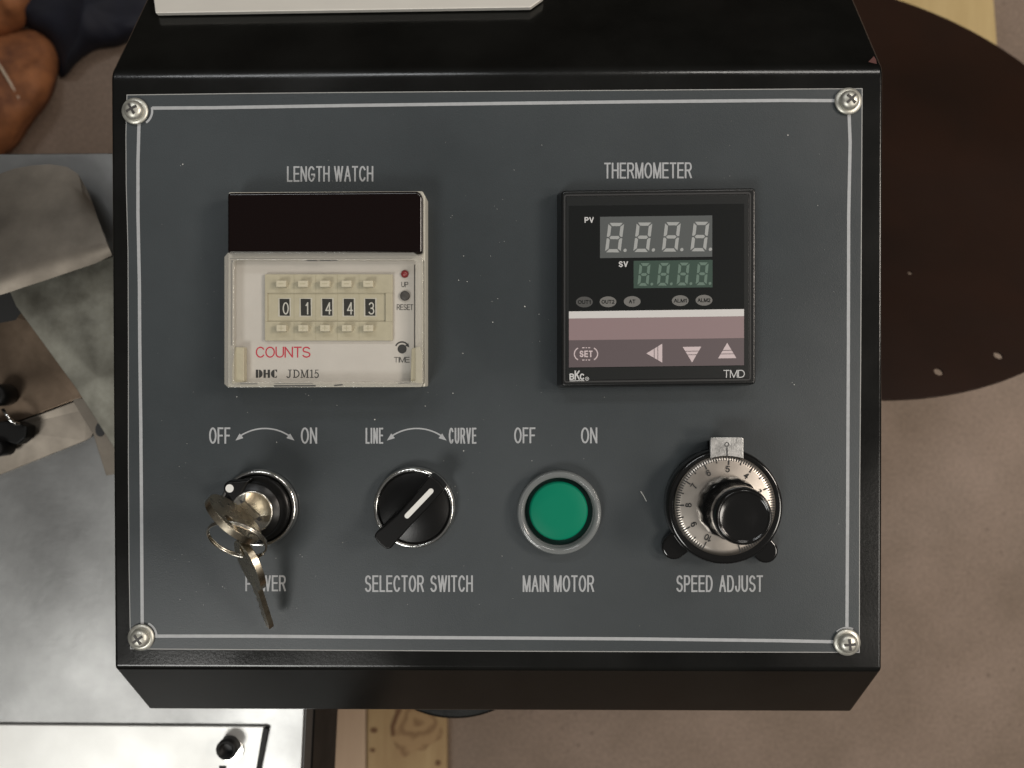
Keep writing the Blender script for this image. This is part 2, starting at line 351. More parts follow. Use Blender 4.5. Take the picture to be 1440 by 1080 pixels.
def ring_grain():
    nt = M_knot.node_tree; b = nt.nodes['Principled BSDF']; tc = [n for n in nt.nodes if n.type == 'TEX_COORD'][0]
    wv = nt.nodes.new('ShaderNodeTexWave'); wv.wave_type = 'RINGS'; wv.rings_direction = 'Z'; wv.inputs['Scale'].default_value = 16; wv.inputs['Distortion'].default_value = 9; wv.inputs['Detail'].default_value = 3; wv.inputs['Detail Scale'].default_value = 1.5
    nt.links.new(tc.outputs['Object'], wv.inputs['Vector'])
    r = nt.nodes.new('ShaderNodeValToRGB'); r.color_ramp.elements[0].color = (0.20, 0.115, 0.05, 1); r.color_ramp.elements[1].color = (0.31, 0.20, 0.095, 1); r.color_ramp.elements[1].position = 0.7
    nt.links.new(wv.outputs['Fac'], r.inputs[0]); nt.links.new(r.outputs[0], b.inputs['Base Color'])
ring_grain()
M_knotdark = mat('knot_dark', (0.13, 0.065, 0.028), 0.8)
M_orange = mat('orange_cloth', (0.10, 0.032, 0.012), 0.75, vscale=24, col2=(0.36, 0.135, 0.046), bump=0.6, bscale=90)
M_stain = mat('brown_stain', (0.10, 0.04, 0.02), 0.7)
M_navy = mat('navy_cloth_and_shade', (0.0025, 0.0032, 0.011), 0.75, var=0.3, vscale=20, bump=0.5, bscale=120)  # taken down to near-black, so it also carries the shade around the sack
M_cord = mat('cord', (0.62, 0.52, 0.40), 0.7)

# ================================================================ SETTING
def flat_world(name, x0, y0, x1, y1, z, m):
    o = MB().add([(x0, y0, z), (x1, y0, z), (x1, y1, z), (x0, y1, z)], [[0, 1, 2, 3]]).build(name, m, flat=True)
    return tag(o, kind='structure')
tag(flat_world('floor', -4, -4, 4, 4, 0, M_floor), 'brown mottled concrete workshop floor')
HF = -ZP/S                        # floor level in panel units

# machine table at the side: steel top, grey edge, black frame and a pedestal
TH = -500
root = empty('machine_table', at(150, 700, HF))
tag(root, 'brushed steel machine table with a cloudy worn top beside the control box', 'machine table')
tl = [(-1700, 228), (470, 214), (428, 990), (368, 2300), (-1700, 2300)]
MB().prism(tl, TH-70, TH).build('table_top', M_steel, root, bevel=2)
tb = [U(x, y, TH) for x, y in tl]
def inset(us, d, h0, h1):
    c = sum((Vector((u.x, u.y, 0)) for u in us), Vector())/len(us); vs = []
    for h in (h0, h1):
        for u in us:
            q = Vector((u.x, u.y, 0)); q += (c-q).normalized()*d; vs.append(W((q.x, q.y, h)))
    n = len(us); return vs, [[i, (i+1) % n, n+(i+1) % n, n+i] for i in range(n)] + [list(range(n))[::-1], list(range(n, 2*n))]
MB().add(*inset(tb, -3, TH-66, TH-6)).build('edge_strip', M_dgrey, root)
MB().add(*inset(tb, -6, TH-300, TH-72)).build('table_frame', M_bmetal, root)
MB().prism([(0, 420), (300, 420), (300, 900), (0, 900)], HF, TH-302, TH).build('pedestal', M_bmetal, root)

# bright plate bolted on the table
root = empty('clamp_plate', at(180, 1060, TH))
tag(root, 'bright aluminium plate lying on the steel table at its near edge', 'plate')
MB().prism([(-200, 1018), (372, 1022), (350, 1180), (-200, 1180)], TH+1, TH+7).build('plate', M_alu, root, bevel=1.5)
MB().prism([(308, 1077), (318, 1077), (318, 1130), (308, 1130)], TH+7, TH+7.6).build('slot', M_bmetal, root)
MB().prism([(370, 1023), (377, 1026), (362, 1100), (357, 1100)], TH+1, TH+9).build('side_rail', M_bmetal, root)
root = empty('socket_bolt', at(325, 1056, TH+7))
tag(root, 'black hex socket bolt standing in the bright aluminium plate', 'bolt')
MB().lathe((326, 1054), TH+7, [(25, TH+7.2), (25, TH+11), (24, TH+12)], 40).build('washer', M_chrome, root)
MB().lathe((317.5, 1055.6), TH+36, [(20, TH+12), (21, TH+33), (19, TH+36), (13.5, TH+36), (12.5, TH+20)], 40).build('bolt_head', M_bmetal, root)
MB().lathe((317.5, 1055.6), TH+36, [(12.3, TH+21), (0, TH+20.5)], 6, smooth=False).build('hex_socket', M_ink, root)

# folded sheet-metal guide and its bracket, at the left of the box
def sheet3(name, pts, m, parent, th=6, bev=1.2, **k):
    b = MB(); vs = [at(x, y, h) for x, y, h in pts]
    b.add(vs, [list(range(len(vs)))])
    a = sum(vs[i].x*vs[(i+1) % len(vs)].y - vs[(i+1) % len(vs)].x*vs[i].y for i in range(len(vs)))
    o = b.build(name, m, parent, flat=True, **k)
    if a < 0: o.data.flip_normals()
    md = o.modifiers.new('s', 'SOLIDIFY'); md.thickness = th*S; md.offset = -1
    md = o.modifiers.new('b', 'BEVEL'); md.width = bev*S; md.segments = 2; md.limit_method = 'ANGLE'
    return o
root = empty('folded_guide', at(60, 450, TH))
tag(root, 'folded sheet metal guide with a round topped flap on the steel table', 'metal guide')
# flap: smooth curved fold towards the lower lip
bm_ = MB(); rows = []
top = [(-70, 300), (-30, 262), (0, 246), (22, 238), (45, 234), (72, 232), (95, 236), (110, 246), (122, 270)]
lip = [(-75, 437), (-40, 426), (12, 411), (35, 403), (60, 395), (85, 386.5), (110, 378), (135, 369.5), (158, 358)]
N = 12
for j in range(N+1):
    t = j/N; hh = -455 + 78*math.sin(min(1, t*1.0)*math.pi*0.5)**1.2
    if t > 0.82: hh -= 12*((t-0.82)/0.18)**2
    rows.append([at(a[0]+(b[0]-a[0])*t, a[1]+(b[1]-a[1])*t, hh) for a, b in zip(top, lip)])
n9 = len(top)
bm_.add([p for r in rows for p in r], [[j*n9+i, (j+1)*n9+i, (j+1)*n9+i+1, j*n9+i+1] for j in range(N) for i in range(n9-1)], True)
o = bm_.build('flap', M_guide, root, flat=True)
md = o.modifiers.new('s', 'SOLIDIFY'); md.thickness = 6*S; md.offset = 0
md = o.modifiers.new('e', 'EDGE_SPLIT'); md.split_angle = math.radians(40)
sheet3('spotted_plate', [(13, 409, -440), (160, 360, -440), (260, 420, -440), (260, 700, -440), (176, 664, -440), (160, 630, -440), (108, 548, -440), (60, 482, -440), (22, 430, -440)], M_galv, root, label='blotchy galvanised plate')
sheet3('slotted_strip', [(100, 560, -474), (165, 560, -474), (175, 664, -474), (149, 669, -474), (131, 611, -474)], M_guide, root)
MB().prism(circle(141, 604, 7, 10), -473.5, -472.8).build('slot', M_ink, root)
root = empty('bracket_plate', at(40, 600, TH))
tag(root, 'brown stained bracket plate with a bent lower lip under the folded guide', 'bracket')
sheet3('upright_face', [(-120, 478, -462), (0, 440, -462), (19, 436, -462), (150, 480, -462), (150, 550, -470), (108, 561, -474), (0, 602, -474), (-120, 642, -474)], M_brown, root)
lp = [(-120, 644, -474), (0, 604, -474), (109, 563, -474), (122, 575, -482), (129, 600, -486), (131, 609, -487), (128, 615, -488), (120, 620, -489), (0, 668, -491), (-120, 716, -491)]
sheet3('bent_lip', lp, M_guide, root)
root = empty('clamp_screw', at(5, 590, -470))
tag(root, 'black clamp screws with a wire spring on the brown bracket plate', 'clamp')
b = MB()
for c, r in (((-9, 556), 22), ((-8, 631), 17)):
    b.lathe(c, -425, [(r*.8, -472), (r, -466), (r, -432), (r*.85, -425), (r*.5, -424), (r*.45, -434)], 28)
b.build('screw_head', M_bmetal, root)
MB().prism([(-60, 604), (4, 592), (22, 594), (38, 600), (36, 616), (24, 626), (8, 622), (-60, 636)], -472, -440).build('clamp_block', M_bmetal, root, bevel=4)
MB().tube([at(4, 576, -430), at(10, 584, -424), at(14, 590, -424), at(20, 595, -428), at(28, 597, -434)], 3.2*S).build('spring_wire', M_chrome, root)
tag(MB().prism([(-80, 360), (16, 395), (40, 425), (22, 450), (-80, 470)], -470, -462).build('gap_shade_block', M_ink), 'dark block added for the shade in the gap between flap and bracket plate', 'shade block')  # no real pad: a dark block put in for the shade there

# tilted reel disc on a post
Dc = Vector((896.881, 684.988, -1300)); R_ = 892.349; t_, az = 0.577, -0.046
u_ = Vector((math.cos(az), math.sin(az), 0)); n_ = Vector((-math.sin(az)*math.sin(t_), math.cos(az)*math.sin(t_), math.cos(t_))); v_ = n_.cross(u_)
MD = Matrix(((u_.x*S, v_.x*S, n_.x*S, Dc.x*S), (u_.y*S, v_.y*S, n_.y*S, Dc.y*S), (u_.z*S, v_.z*S, n_.z*S, Dc.z*S+ZP), (0, 0, 0, 1)))
root = empty('reel_disc', at(1000, 420, HF))
tag(root, 'large dark brown round reel disc tilted behind the control box', 'reel disc')
def on_disc(px, py):
    d = RM @ Vector(((px-720)/F, (540-py)/F, -1.0)); t = (Dc-CAM).dot(n_)/d.dot(n_); q = CAM + d*t - Dc
    return q.dot(u_), q.dot(v_)
bm = bmesh.new()
outer = [(R_*math.cos(2*math.pi*k/200), R_*math.sin(2*math.pi*k/200)) for k in range(200)]
loops = [outer]
for px, py, r in ((1320, 522.5, 11), (1404, 499.5, 11), (1280, 383.5, 6)):
    x, y = on_disc(px, py); loops.append([(x + r*math.cos(2*math.pi*k/20), y + r*math.sin(2*math.pi*k/20)) for k in range(20)])
from mathutils.geometry import tessellate_polygon
flat_pts = [p for l in loops for p in l]
tris = tessellate_polygon([[Vector((x, y, 0)) for x, y in l] for l in loops])
nn = len(flat_pts); TK = 6
vs = [MD @ Vector((x, y, 0)) for x, y in flat_pts] + [MD @ Vector((x, y, -TK)) for x, y in flat_pts]
mb = MB().add(vs, [list(t) for t in tris] + [[nn+i for i in t][::-1] for t in tris])
rim = MB(); k0 = 0; fs = []
for l in loops:
    m_ = len(l); fs += [[k0+i, k0+(i+1) % m_, nn+k0+(i+1) % m_, nn+k0+i] for i in range(m_)]; k0 += m_
mb.add(vs, fs)
o = mb.build('disc', M_disc, root)
bm.from_mesh(o.data); bmesh.ops.remove_doubles(bm, verts=bm.verts, dist=1e-6); bmesh.ops.recalc_face_normals(bm, faces=bm.faces); bm.to_mesh(o.data); bm.free()
md = o.modifiers.new('b', 'BEVEL'); md.width = 2*S; md.segments = 2; md.limit_method = 'ANGLE'; md.angle_limit = math.radians(50)
MB().lathe((0, 0), 0, [(60, -TK-40), (60, -TK-2)], 40, M=MD).build('hub', M_bmetal, root)
MB().tube([W(Dc - n_*50), W((Dc.x, Dc.y, HF+8))], 40*S, 24).build('post', M_bmetal, root)
o = MB(); q = W((Dc.x, Dc.y, HF)); o.add([(q.x+dx, q.y+dy, q.z+dz) for dz in (0.001, 0.01) for dx, dy in ((-.08, -.08), (.08, -.08), (.08, .08), (-.08, .08))], [[0, 1, 5, 4], [1, 2, 6, 5], [2, 3, 7, 6], [3, 0, 4, 7], [4, 5, 6, 7]]).build('base_plate', M_bmetal, root)

# wood on the floor below
tag(MB().prism([(400, 900), (514, 900), (514, 1180), (400, 1180)], HF+1, HF+75).build('wooden_board', M_pale, bevel=3), 'pale smooth wooden board on the floor by the machine table', 'board')
root = empty('wooden_plank', at(572, 1040, HF))
tag(root, 'pine plank with a big knot on the floor under the control box', 'plank')
PH = HF+70
MB().prism([(516.5, 900), (628, 900), (628, 1200), (516.5, 1200)], HF+1, PH).build('plank', M_wood, root, bevel=3)
kb = []
for k in range(40):
    a = 2*math.pi*k/40; r = 1+0.16*math.sin(3*a+1)+0.08*math.sin(7*a)
    kb.append((583+33*r*math.cos(a), 1022+40*r*math.sin(a)))
MB().sheet(kb, PH+2).build('knot', M_knot, root, flat=True)
for kind_, data in (('r', [(553, 1035), (552, 1022), (557, 1008), (563, 996), (570, 985)]), ('c', circle(526, 1027, 5, 4)), ('c', circle(524, 1055, 4, 3)), ('c', circle(616, 1073, 4, 4))):
    b = MB()
    if kind_ == 'r': b.ribbon(data, 6, PH+3)
    else: b.sheet(data, PH+3)
    b.build('dark_knot', M_knotdark, root, flat=True)
tag(MB().prism([(1150, -160), (1385, -160), (1402, 60), (1396, 210), (1150, 210)], HF+1, HF+60).build('plywood_sheet', M_board, bevel=3), 'yellowish plywood sheet on the floor behind the reel disc', 'plywood')

# sacks on the floor, top corner
def puff(name, poly, h0, height, m, parent=None, steps=9, **k):
    """a stuffed outline: rings shrink towards the middle while they rise"""
    c = Vector((sum(p[0] for p in poly)/len(poly), sum(p[1] for p in poly)/len(poly)))
    P = [Vector(p) for p in poly]; n = len(P); vs = []
    for j in range(steps):
        a = j/(steps-1)*math.pi/2*0.96
        for q in P: vs.append(at(*(c+(q-c)*math.cos(a)), h0 + height*math.sin(a)))
    import mathutils.noise as mn
    vs.append(at(c.x, c.y, h0+height))
    vs = [v + Vector((0, 0, 1))*mn.noise(v*28)*0.012*(1 if i >= n else 0) + Vector((0, 0, 1))*mn.noise(v*70)*0.004*(1 if i >= n else 0) for i, v in enumerate(vs)]
    fs = [[j*n+i, j*n+(i+1) % n, (j+1)*n+(i+1) % n, (j+1)*n+i] for j in range(steps-1) for i in range(n)]
    fs += [[(steps-1)*n+i, (steps-1)*n+(i+1) % n, steps*n] for i in range(n)]; fs.append(list(range(n))[::-1])
    return MB().add(vs, fs, True).build(name, m, parent, **k)
def smooth(pts, k=5):
    out = []; n = len(pts)
    for i in range(n):
        p0, p1, p2, p3 = [Vector(pts[(i+d) % n]) for d in (-1, 0, 1, 2)]
        for j in range(k):
            t = j/k
            out.append(tuple(0.5*((2*p1)+(p2-p0)*t+(2*p0-5*p1+4*p2-p3)*t*t+(3*p1-p0-3*p2+p3)*t**3)))
    return out
root = empty('orange_sack', at(0, 100, HF))
tag(root, 'lumpy orange brown sack tied with a thin white cord on the floor', 'sack')
puff('lower_lump', smooth([(-120, 130), (-60, 60), (20, 42), (48, 42), (70, 56), (80, 80), (80, 115), (68, 145), (45, 175), (25, 205), (0, 225), (-60, 250), (-120, 220)]), HF+1, 210, M_orange, root)
puff('upper_lump', smooth([(-120, -40), (-80, -110), (0, -130), (60, -90), (72, -40), (58, 4), (40, 32), (20, 46), (-40, 62), (-110, 40)]), HF+1, 190, M_orange, root)
b = MB(); hs = HF+205
b.tube([at(-30, 66, hs-2), at(-8, 82, hs), at(2, 96, hs), at(14, 116, hs-4), at(26, 137, hs-26), at(33, 153, hs-60), at(36, 166, hs-120), at(38, 178, hs-180)], 5.5*S, 8)
b.build('white_cord', M_cord, root)
tag(puff('navy_sack_and_shade', smooth([(30, -120), (120, -140), (260, -110), (250, -10), (214, 40), (176, 62), (132, 72), (98, 98), (84, 108), (70, 60), (34, 34), (10, 0)]), HF+0.5, 150, M_navy), 'dark navy blue sack beside the orange one, widened to stand for floor shade', 'sack')  # real sack, its outline stretched to paint the shaded floor beside it

# ================================================================ CONTROL BOX
box = empty('control_box', at(720, 540, HF))
tag(box, 'black sheet metal control box with a dark grey instrument panel and screwed corners', 'control box')
x0, x1 = U(163.5, 500, -13).x, U(1236.5, 500, -13).x
yt, yb = U(720, 99, -2).y, U(720, 945, -2).y
sl = lambda y: -2 - (y-yt)*150/215      # height of the back slope
fold = []; fa = math.atan2(150, 215); fr_ = 30; ft = fr_*math.tan(fa/2)      # rounded fold between slope and front
for q in range(11):
    a = fa*q/10; fold.append((yt-ft + fr_*math.sin(a), -2-fr_ + fr_*math.cos(a)))
prof = [(yb+4, -2), (yt-ft-3, -2)] + fold + [(yt+ft+2, sl(yt+ft+2)), (yt+215, -152), (yt+250, -420), (yb-105, -420), (yb-98, -106), (yb, -6)]
vs = [W((x, y, h)) for x in (x0, x1) for y, h in prof]; k = len(prof)
hous = MB().add(vs, [list(range(k)), list(range(k, 2*k))[::-1]] + [[i, k+i, k+(i+1) % k, (i+1) % k] for i in range(k)])
hous.build('housing', M_black, box, bevel=5, seg=4, ang=24)
def on_slope(px, py, up):
    h = -60
    for _ in range(40): h = 0.6*h + 0.4*(sl(U(px, py, h).y)+up)
    return W(U(px, py, h))
MB().add([on_slope(x, y, 0.5) for x, y in ((1221, 87), (1229, 79), (1232, 84), (1233, 90))], [[0, 1, 2, 3]]).build('paint_chip', M_chip, box, flat=True, label='reddish paint chip at the box corner')
MB().lathe((572, 640), -425, [(150, HF+6), (150, -425)], 48).build('column', M_bmetal, box)
MB().lathe((640, 866), -440, [(190, -470), (195, -466), (195, -424), (190, -421)], 96).build('mounting_flange', M_black, box)
MB().lathe((572, 640), -425, [(420, HF+1), (420, HF+18), (410, HF+22), (0, HF+22)], 64).build('foot', M_bmetal, box)

# the printed plate
edge = [(178, 133), (330, 131), (480, 129.5), (800, 127), (1000, 125.5), (1213, 124), (1212, 300), (1211, 500), (1209.5, 700), (1209, 918), (1050, 917.5), (900, 917), (650, 916), (480, 915), (330, 914), (183, 913), (181, 800), (180, 650), (180, 480), (179.5, 350), (177, 260), (176.5, 190)]
fp = MB().prism(edge, -1.9, -0.6).build('face_plate', M_plate_edge, box)
def shrink(poly, d):
    c = Vector((695, 521)); return [(x + (d if x < c.x else -d), y + (d if y < c.y else -d)) for x, y in poly]
MB().prism(shrink(edge, 1.2), -0.6, 0).build('printed_overlay', M_plate, fp)
def hline(a, b): return [a, b]
bl = MB()
TLc, TRc, BRc, BLc = (194, 156), (1195, 142), (1191, 903), (200, 895)
top_l = [(214, 152), (300, 151.5), (480, 148.5), (700, 145.5), (900, 143), (1100, 141.2), (1175, 141.5)]
lft_l = [(195.5, 172), (194, 230), (194, 300), (196, 400), (196.5, 480), (198, 600), (199, 720), (200, 878)]
bot_l = [(218, 894.5), (350, 894.5), (600, 896.5), (900, 898.5), (1100, 901), (1174, 902.5)]
rgt_l = [(1194, 160), (1195.5, 200), (1193.5, 300), (1193, 500), (1192, 700), (1191, 885)]
for l in (top_l, lft_l, bot_l, rgt_l): bl.ribbon(l, 4.6, 0.3)
for c, a in ((TLc, -30), (TRc, 180), (BRc, 90), (BLc, 20)): bl.ribbon(circle(c[0], c[1], 20, n=14, a0=a-25, a1=a+45), 3.0, 0.42)
bl.build('border_line', M_print, fp, flat=True)
def legend(s, x0_, y0_, x1_, y1_, **k): return text('lettering', s, (x0_, y0_, x1_, y1_), 0.35, M_print, fp, **k)
legend('LENGTH WATCH', 403.5, 233.5, 525, 255.5, sh=0.004, space=0.10)
legend('THERMOMETER', 849.5, 228.5, 973, 251, sh=0.004)
legend('OFF', 294, 601, 324, 624); legend('ON', 423, 601, 446, 624)
legend('LINE', 514, 601.5, 539, 624); legend('CURVE', 631, 601.5, 670, 624)
legend('OFF', 723, 601, 753, 623.5); legend('ON', 817, 601, 840, 623.5)
legend('POWER', 345, 809, 402, 831.5); legend('SELECTOR SWITCH', 513, 809, 665, 832.5)
legend('MAIN MOTOR', 735, 809, 835.5, 832.5, space=0.12); legend('SPEED ADJUST', 951, 809, 1073, 832.5)
def arc_arrow(xa, xb, yend, ytop):
    xm = (xa+xb)/2; hw = (xb-xa)/2; sag = yend-ytop; R = (hw*hw+sag*sag)/(2*sag); cy = ytop+R; th = math.asin(min(1, hw/R))
    pts = [(xm+R*math.sin(th*0.86*(2*i/24-1)), cy-R*math.cos(th*0.86*(2*i/24-1))) for i in range(25)]
    m = MB().ribbon(pts, 2.0, 0.35)
    for s in (-1, 1):
        tip = Vector((xm+s*hw, yend+1)); d = Vector((s*math.cos(th*.9), math.sin(th*.9))).normalized(); nv = Vector((-d.y, d.x))
        m.sheet([tuple(tip), tuple(tip-d*11+nv*4.2), tuple(tip-d*11-nv*4.2)], 0.4)
    m.build('curved_arrow', M_print, fp, flat=True)
arc_arrow(331, 414, 618.5, 602.5); arc_arrow(544, 628, 618.5, 602.5)

# dust specks and scuffs (stuff)
b = MB()
spots = [(497, 299, 2), (634, 306, 1.6), (636, 303, 1.2), (652, 360, 1.5), (645, 394, 1.6), (657, 396, 2), (692, 424, 1.3), (700, 420, 1.4), (738, 431, 2.4), (758, 442, 1.2), (693, 453, 1.8), (651, 497, 2), (637, 553, 1.8), (598, 571, 1.6), (527, 590, 2.2), (652, 634, 2.2), (624, 648, 1.6), (665, 665, 1.2), (640, 684, 1.2), (643, 693, 1.1), (637, 712, 1), (333, 558, 1.8), (430, 554, 1.5), (434, 556, 1.3), (348, 580, 1.3), (474, 570, 1.5), (263, 624, 1.3), (252, 656, 1.5), (261, 651, 1.1), (389, 622, 1.5), (425, 783, 1.5), (422, 780, 1), (388, 785, 1.2), (256, 780, 1.2), (293, 821, 1.3), (313, 825, 1.8), (316, 827, 1.4), (276, 832, 1.2), (253, 843, 1.2), (444, 810, 1.2), (482, 763, 1.5), (573, 850, 1.4), (674, 850, 1.2), (257, 231, 2.2), (254, 233, 1.4), (1108, 190, 2.2), (1150, 289, 1.8), (1117, 541, 1.8), (1114, 538, 1.2), (980, 791, 1.6), (699, 294, 1.3), (723, 239, 1.5), (762, 204, 1.3), (706, 782, 1.3), (748, 648, 1.2), (821, 645, 1.2), (759, 480, 1.2), (690, 360, 1.2), (745, 395, 1.2)]
for _ in range(150): spots.append((random.uniform(200, 1190), random.uniform(160, 890), random.choice((0.5, 0.6, 0.7, 0.9))))
def inside_ins(x, y): return (310 < x < 605 and 265 < y < 548) or (778 < x < 1068 and 262 < y < 546) or (300 < x < 420 and 655 < y < 775) or (520 < x < 640 and 650 < y < 775) or (725 < x < 848 and 655 < y < 782) or (925 < x < 1105 and 610 < y < 795)
for i, (x, y, r) in enumerate(spots):
    if inside_ins(x, y): continue
    a = random.uniform(0, 3); e = random.uniform(0.5, 1)
    b.sheet([(x+r*.5*math.cos(a+k*1.257)*(1 if k % 2 else e), y+r*.5*math.sin(a+k*1.257)*e) for k in range(5)], 0.45+0.002*i)
b.ribbon([(901, 691), (905, 697), (909, 705)], 1.1, 0.45)
tag(b.build('dust_specks', M_dust, box, flat=True), kind='stuff')

# corner screws
def screw_parts(c, rot, first=None):
    org = at(c[0], c[1], 0)
    if first is None:
        hd = MB().lathe(c, 0, [(13.5, 4.2), (13.5, 6.5), (12.6, 9), (10.3, 11.3), (7, 12.8), (3, 13.5), (0, 13.6)], 40).build('screw', M_zinc, box, origin=org)
        cr = MB(); o = U(c[0], c[1], 0)
        for q in range(2):
            a = q*math.pi/2; d = Vector((math.cos(a), math.sin(a))); nn_ = Vector((-d.y, d.x))
            cr.add([W((o.x+d.x*s1*8+nn_.x*s2*1.6, o.y+d.y*s1*8+nn_.y*s2*1.6, 12.6+q*0.1 if k else 14.0+q*0.1)) for k in (0, 1) for s1, s2 in ((-1, -1), (1, -1), (1, 1), (-1, 1))], [[0, 1, 2, 3], [4, 5, 6, 7], [0, 1, 5, 4], [1, 2, 6, 5], [2, 3, 7, 6], [3, 0, 4, 7]])
        cr.build('cross_recess', M_rubber, hd, origin=org)
        MB().lathe(c, 0, [(18.5, 0.6), (18.8, 2), (18.2, 4), (13, 4.3)], 48).build('washer', M_zinc, hd, origin=org)
        hd.rotation_euler.z = rot
        return hd
    r = first.copy(); sc.collection.objects.link(r); r.parent = box; r.location = org - ORI[box.name]; r.rotation_euler.z = rot
    for ch in first.children:
        cc = ch.copy(); sc.collection.objects.link(cc); cc.parent = r
    return r
s0 = screw_parts((191, 157), 0.5)
for c, a in (((1192, 143), 0.75), ((1190, 902.5), 0.1), ((199.5, 895.5), 0.6)): screw_parts(c, a, s0)

# ---------------------------------------------------------------- length counter
cnt = MB().prism([(321, 270), (594, 268.5), (598, 276), (598, 544), (320, 544)], -1, 34).build('length_counter', M_cream, box, bevel=2, label='square cream counter with a dark window and thumbwheels under a clear cover')
MB().prism([(319.5, 270.5), (588, 268.5), (594, 275), (594, 357), (319.5, 357)], 34.2, 50).build('display_window', M_redblack, cnt, bevel=4, seg=4)
MB().prism(rect(322, 357.5, 593, 541), 34.2, 35.5).build('face_card', M_face, cnt)
HC = 54
MB().prism([(326, 362), (584, 362), (584, 540), (326, 540)], HC-2.5, HC-1.5).build('clear_cover', M_pane, cnt)
outer = [(315, 361), (320, 355), (582, 355), (595, 364), (595.5, 538), (592, 544.5), (320, 545), (315, 540)]
inner = [(329, 367.5), (331, 366), (581, 366), (584, 369), (584, 534), (582, 536.5), (331, 537), (329, 535)]
b = MB()
uo = [U(x, y, HC) for x, y in outer]; ui = [U(x, y, HC) for x, y in inner]
n8 = 8
vs = [W((p.x, p.y, HC)) for p in uo] + [W((p.x, p.y, HC)) for p in ui] + [W((p.x, p.y, 36)) for p in uo] + [W((p.x, p.y, 44)) for p in ui]
b.add(vs, [[i, (i+1) % n8, n8+(i+1) % n8, n8+i] for i in range(n8)] + [[i, 2*n8+i, 2*n8+(i+1) % n8, (i+1) % n8] for i in range(n8)] + [[n8+i, n8+(i+1) % n8, 3*n8+(i+1) % n8, 3*n8+i] for i in range(n8)] + [[2*n8+i, 3*n8+i, 3*n8+(i+1) % n8, 2*n8+(i+1) % n8] for i in range(n8)])
b.build('cover_rim', M_coverrim, cnt, bevel=1.6)
b = MB(); b.ribbon([(325.5, 370), (325.5, 486)], 2.2, 43); b.ribbon([(583, 372), (583, 500)], 1.6, 43); b.ribbon([(338, 539.5), (362, 539.5)], 2, 43); b.ribbon([(386, 539.3), (440, 539.3)], 1.4, 43); b.ribbon([(560, 539), (577, 538.5)], 1.8, 43); b.ribbon([(323, 363.5), (580, 363)], 1.2, 43); b.sheet(circle(326.3, 367.6, 1.8), 43.4)
b.build('cover_seam', M_rubber, cnt, flat=True)
for pts, wd in (([(431, 366.4), (446, 366.4)], 1.6), ([(450, 366.2), (474, 366.2)], 1.4), ([(385, 542.6), (444, 542.4)], 2.0), ([(470, 542), (482, 541)], 2.0)):
    MB().ribbon(pts, wd, HC+.3).build('cover_edge_glint', M_chrome, cnt, flat=True)  # bright strips laid on the clear cover as painted glints
# thumbwheel block
HT = 41
tw = MB(); tw.prism([(372.3, 385.5), (552, 385.5), (552, 412), (372.3, 412)], 35.6, HT); tw.prism([(372.3, 452), (552, 452), (552, 479), (372.3, 479)], 35.6, HT)
tw.prism([(372.3, 412), (376, 412), (376, 452), (372.3, 452)], 35.6, HT); tw.prism([(542, 412), (552, 412), (552, 452), (542, 452)], 35.6, HT); tw.prism([(375.8, 411.8), (542.2, 411.8), (542.2, 452.2), (375.8, 452.2)], 35.6, 38.4)
tw.build('thumbwheel_block', M_ivory, cnt, bevel=0.6, seg=2)
b = MB()
for x in (413.5, 444, 474.5, 505): b.ribbon([(x, 386), (x, 411)], 0.6, HT+.15); b.ribbon([(x, 453), (x, 478.6)], 0.6, HT+.15); b.ribbon([(x, 413), (x, 451)], 0.6, 38.6)
b.build('block_joint', mat('joint_line', (0.36, 0.33, 0.23), 0.6), cnt, flat=True)
wins = [400.2, 430, 460.2, 490.6, 520.7]; mins = [395, 425.7, 456.4, 487, 517.3]
M_btnmark = mat('button_mark', (0.44, 0.41, 0.29), 0.6)
for x, xm, d in zip(wins, mins, '01443'):
    MB().prism(rect(xm-7, 394.4, xm+7, 403.4), HT, HT+9).build('minus_button', M_button, cnt, bevel=0.8, seg=2)
    MB().prism(rect(xm-6.6, 456.8, xm+7.2, 466), HT, HT+9).build('plus_button', M_button, cnt, bevel=0.8, seg=2)
    MB().ribbon([(xm-3.4, 399), (xm+3.4, 399)], 1.1, HT+9.2).build('minus_mark', M_btnmark, cnt, flat=True)
    pm = MB().ribbon([(xm-3.4, 461.4), (xm+3.8, 461.4)], 1.0, HT+9.2); pm.ribbon([(xm+.2, 458), (xm+.2, 465)], 1.0, HT+9.3); pm.build('plus_mark', M_btnmark, cnt, flat=True)
    fr = MB(); fr.ribbon([(x-8, 419.6), (x+8, 419.6), (x+8, 444.6), (x-8, 444.6)], 1.4, 38.9, True); fr.build('window_edge', M_cream, cnt, flat=True)
    MB().sheet(rect(x-7.2, 420.2, x+7.2, 444), 38.7).build('digit_window', M_wheel, cnt, flat=True)
    w_ = 4.0 if d == '1' else 8.6
    text('digit', d, (x+1.6-w_/2, 425, x+1.6+w_/2, 442.3), 38.95, M_digit, cnt, wd=0.10)
HFc = 35.8
text('lettering', 'COUNTS', (359.7, 487.5, 436.6, 503), HFc, M_red, cnt, wd=0.11)
text('lettering', 'UP', (564.5, 396.4, 574, 403.8), HFc, M_ink, cnt); text('lettering', 'RESET', (558, 428, 581, 436), HFc, M_ink, cnt); text('lettering', 'TIME', (554, 502, 576, 509.8), HFc, M_ink, cnt)
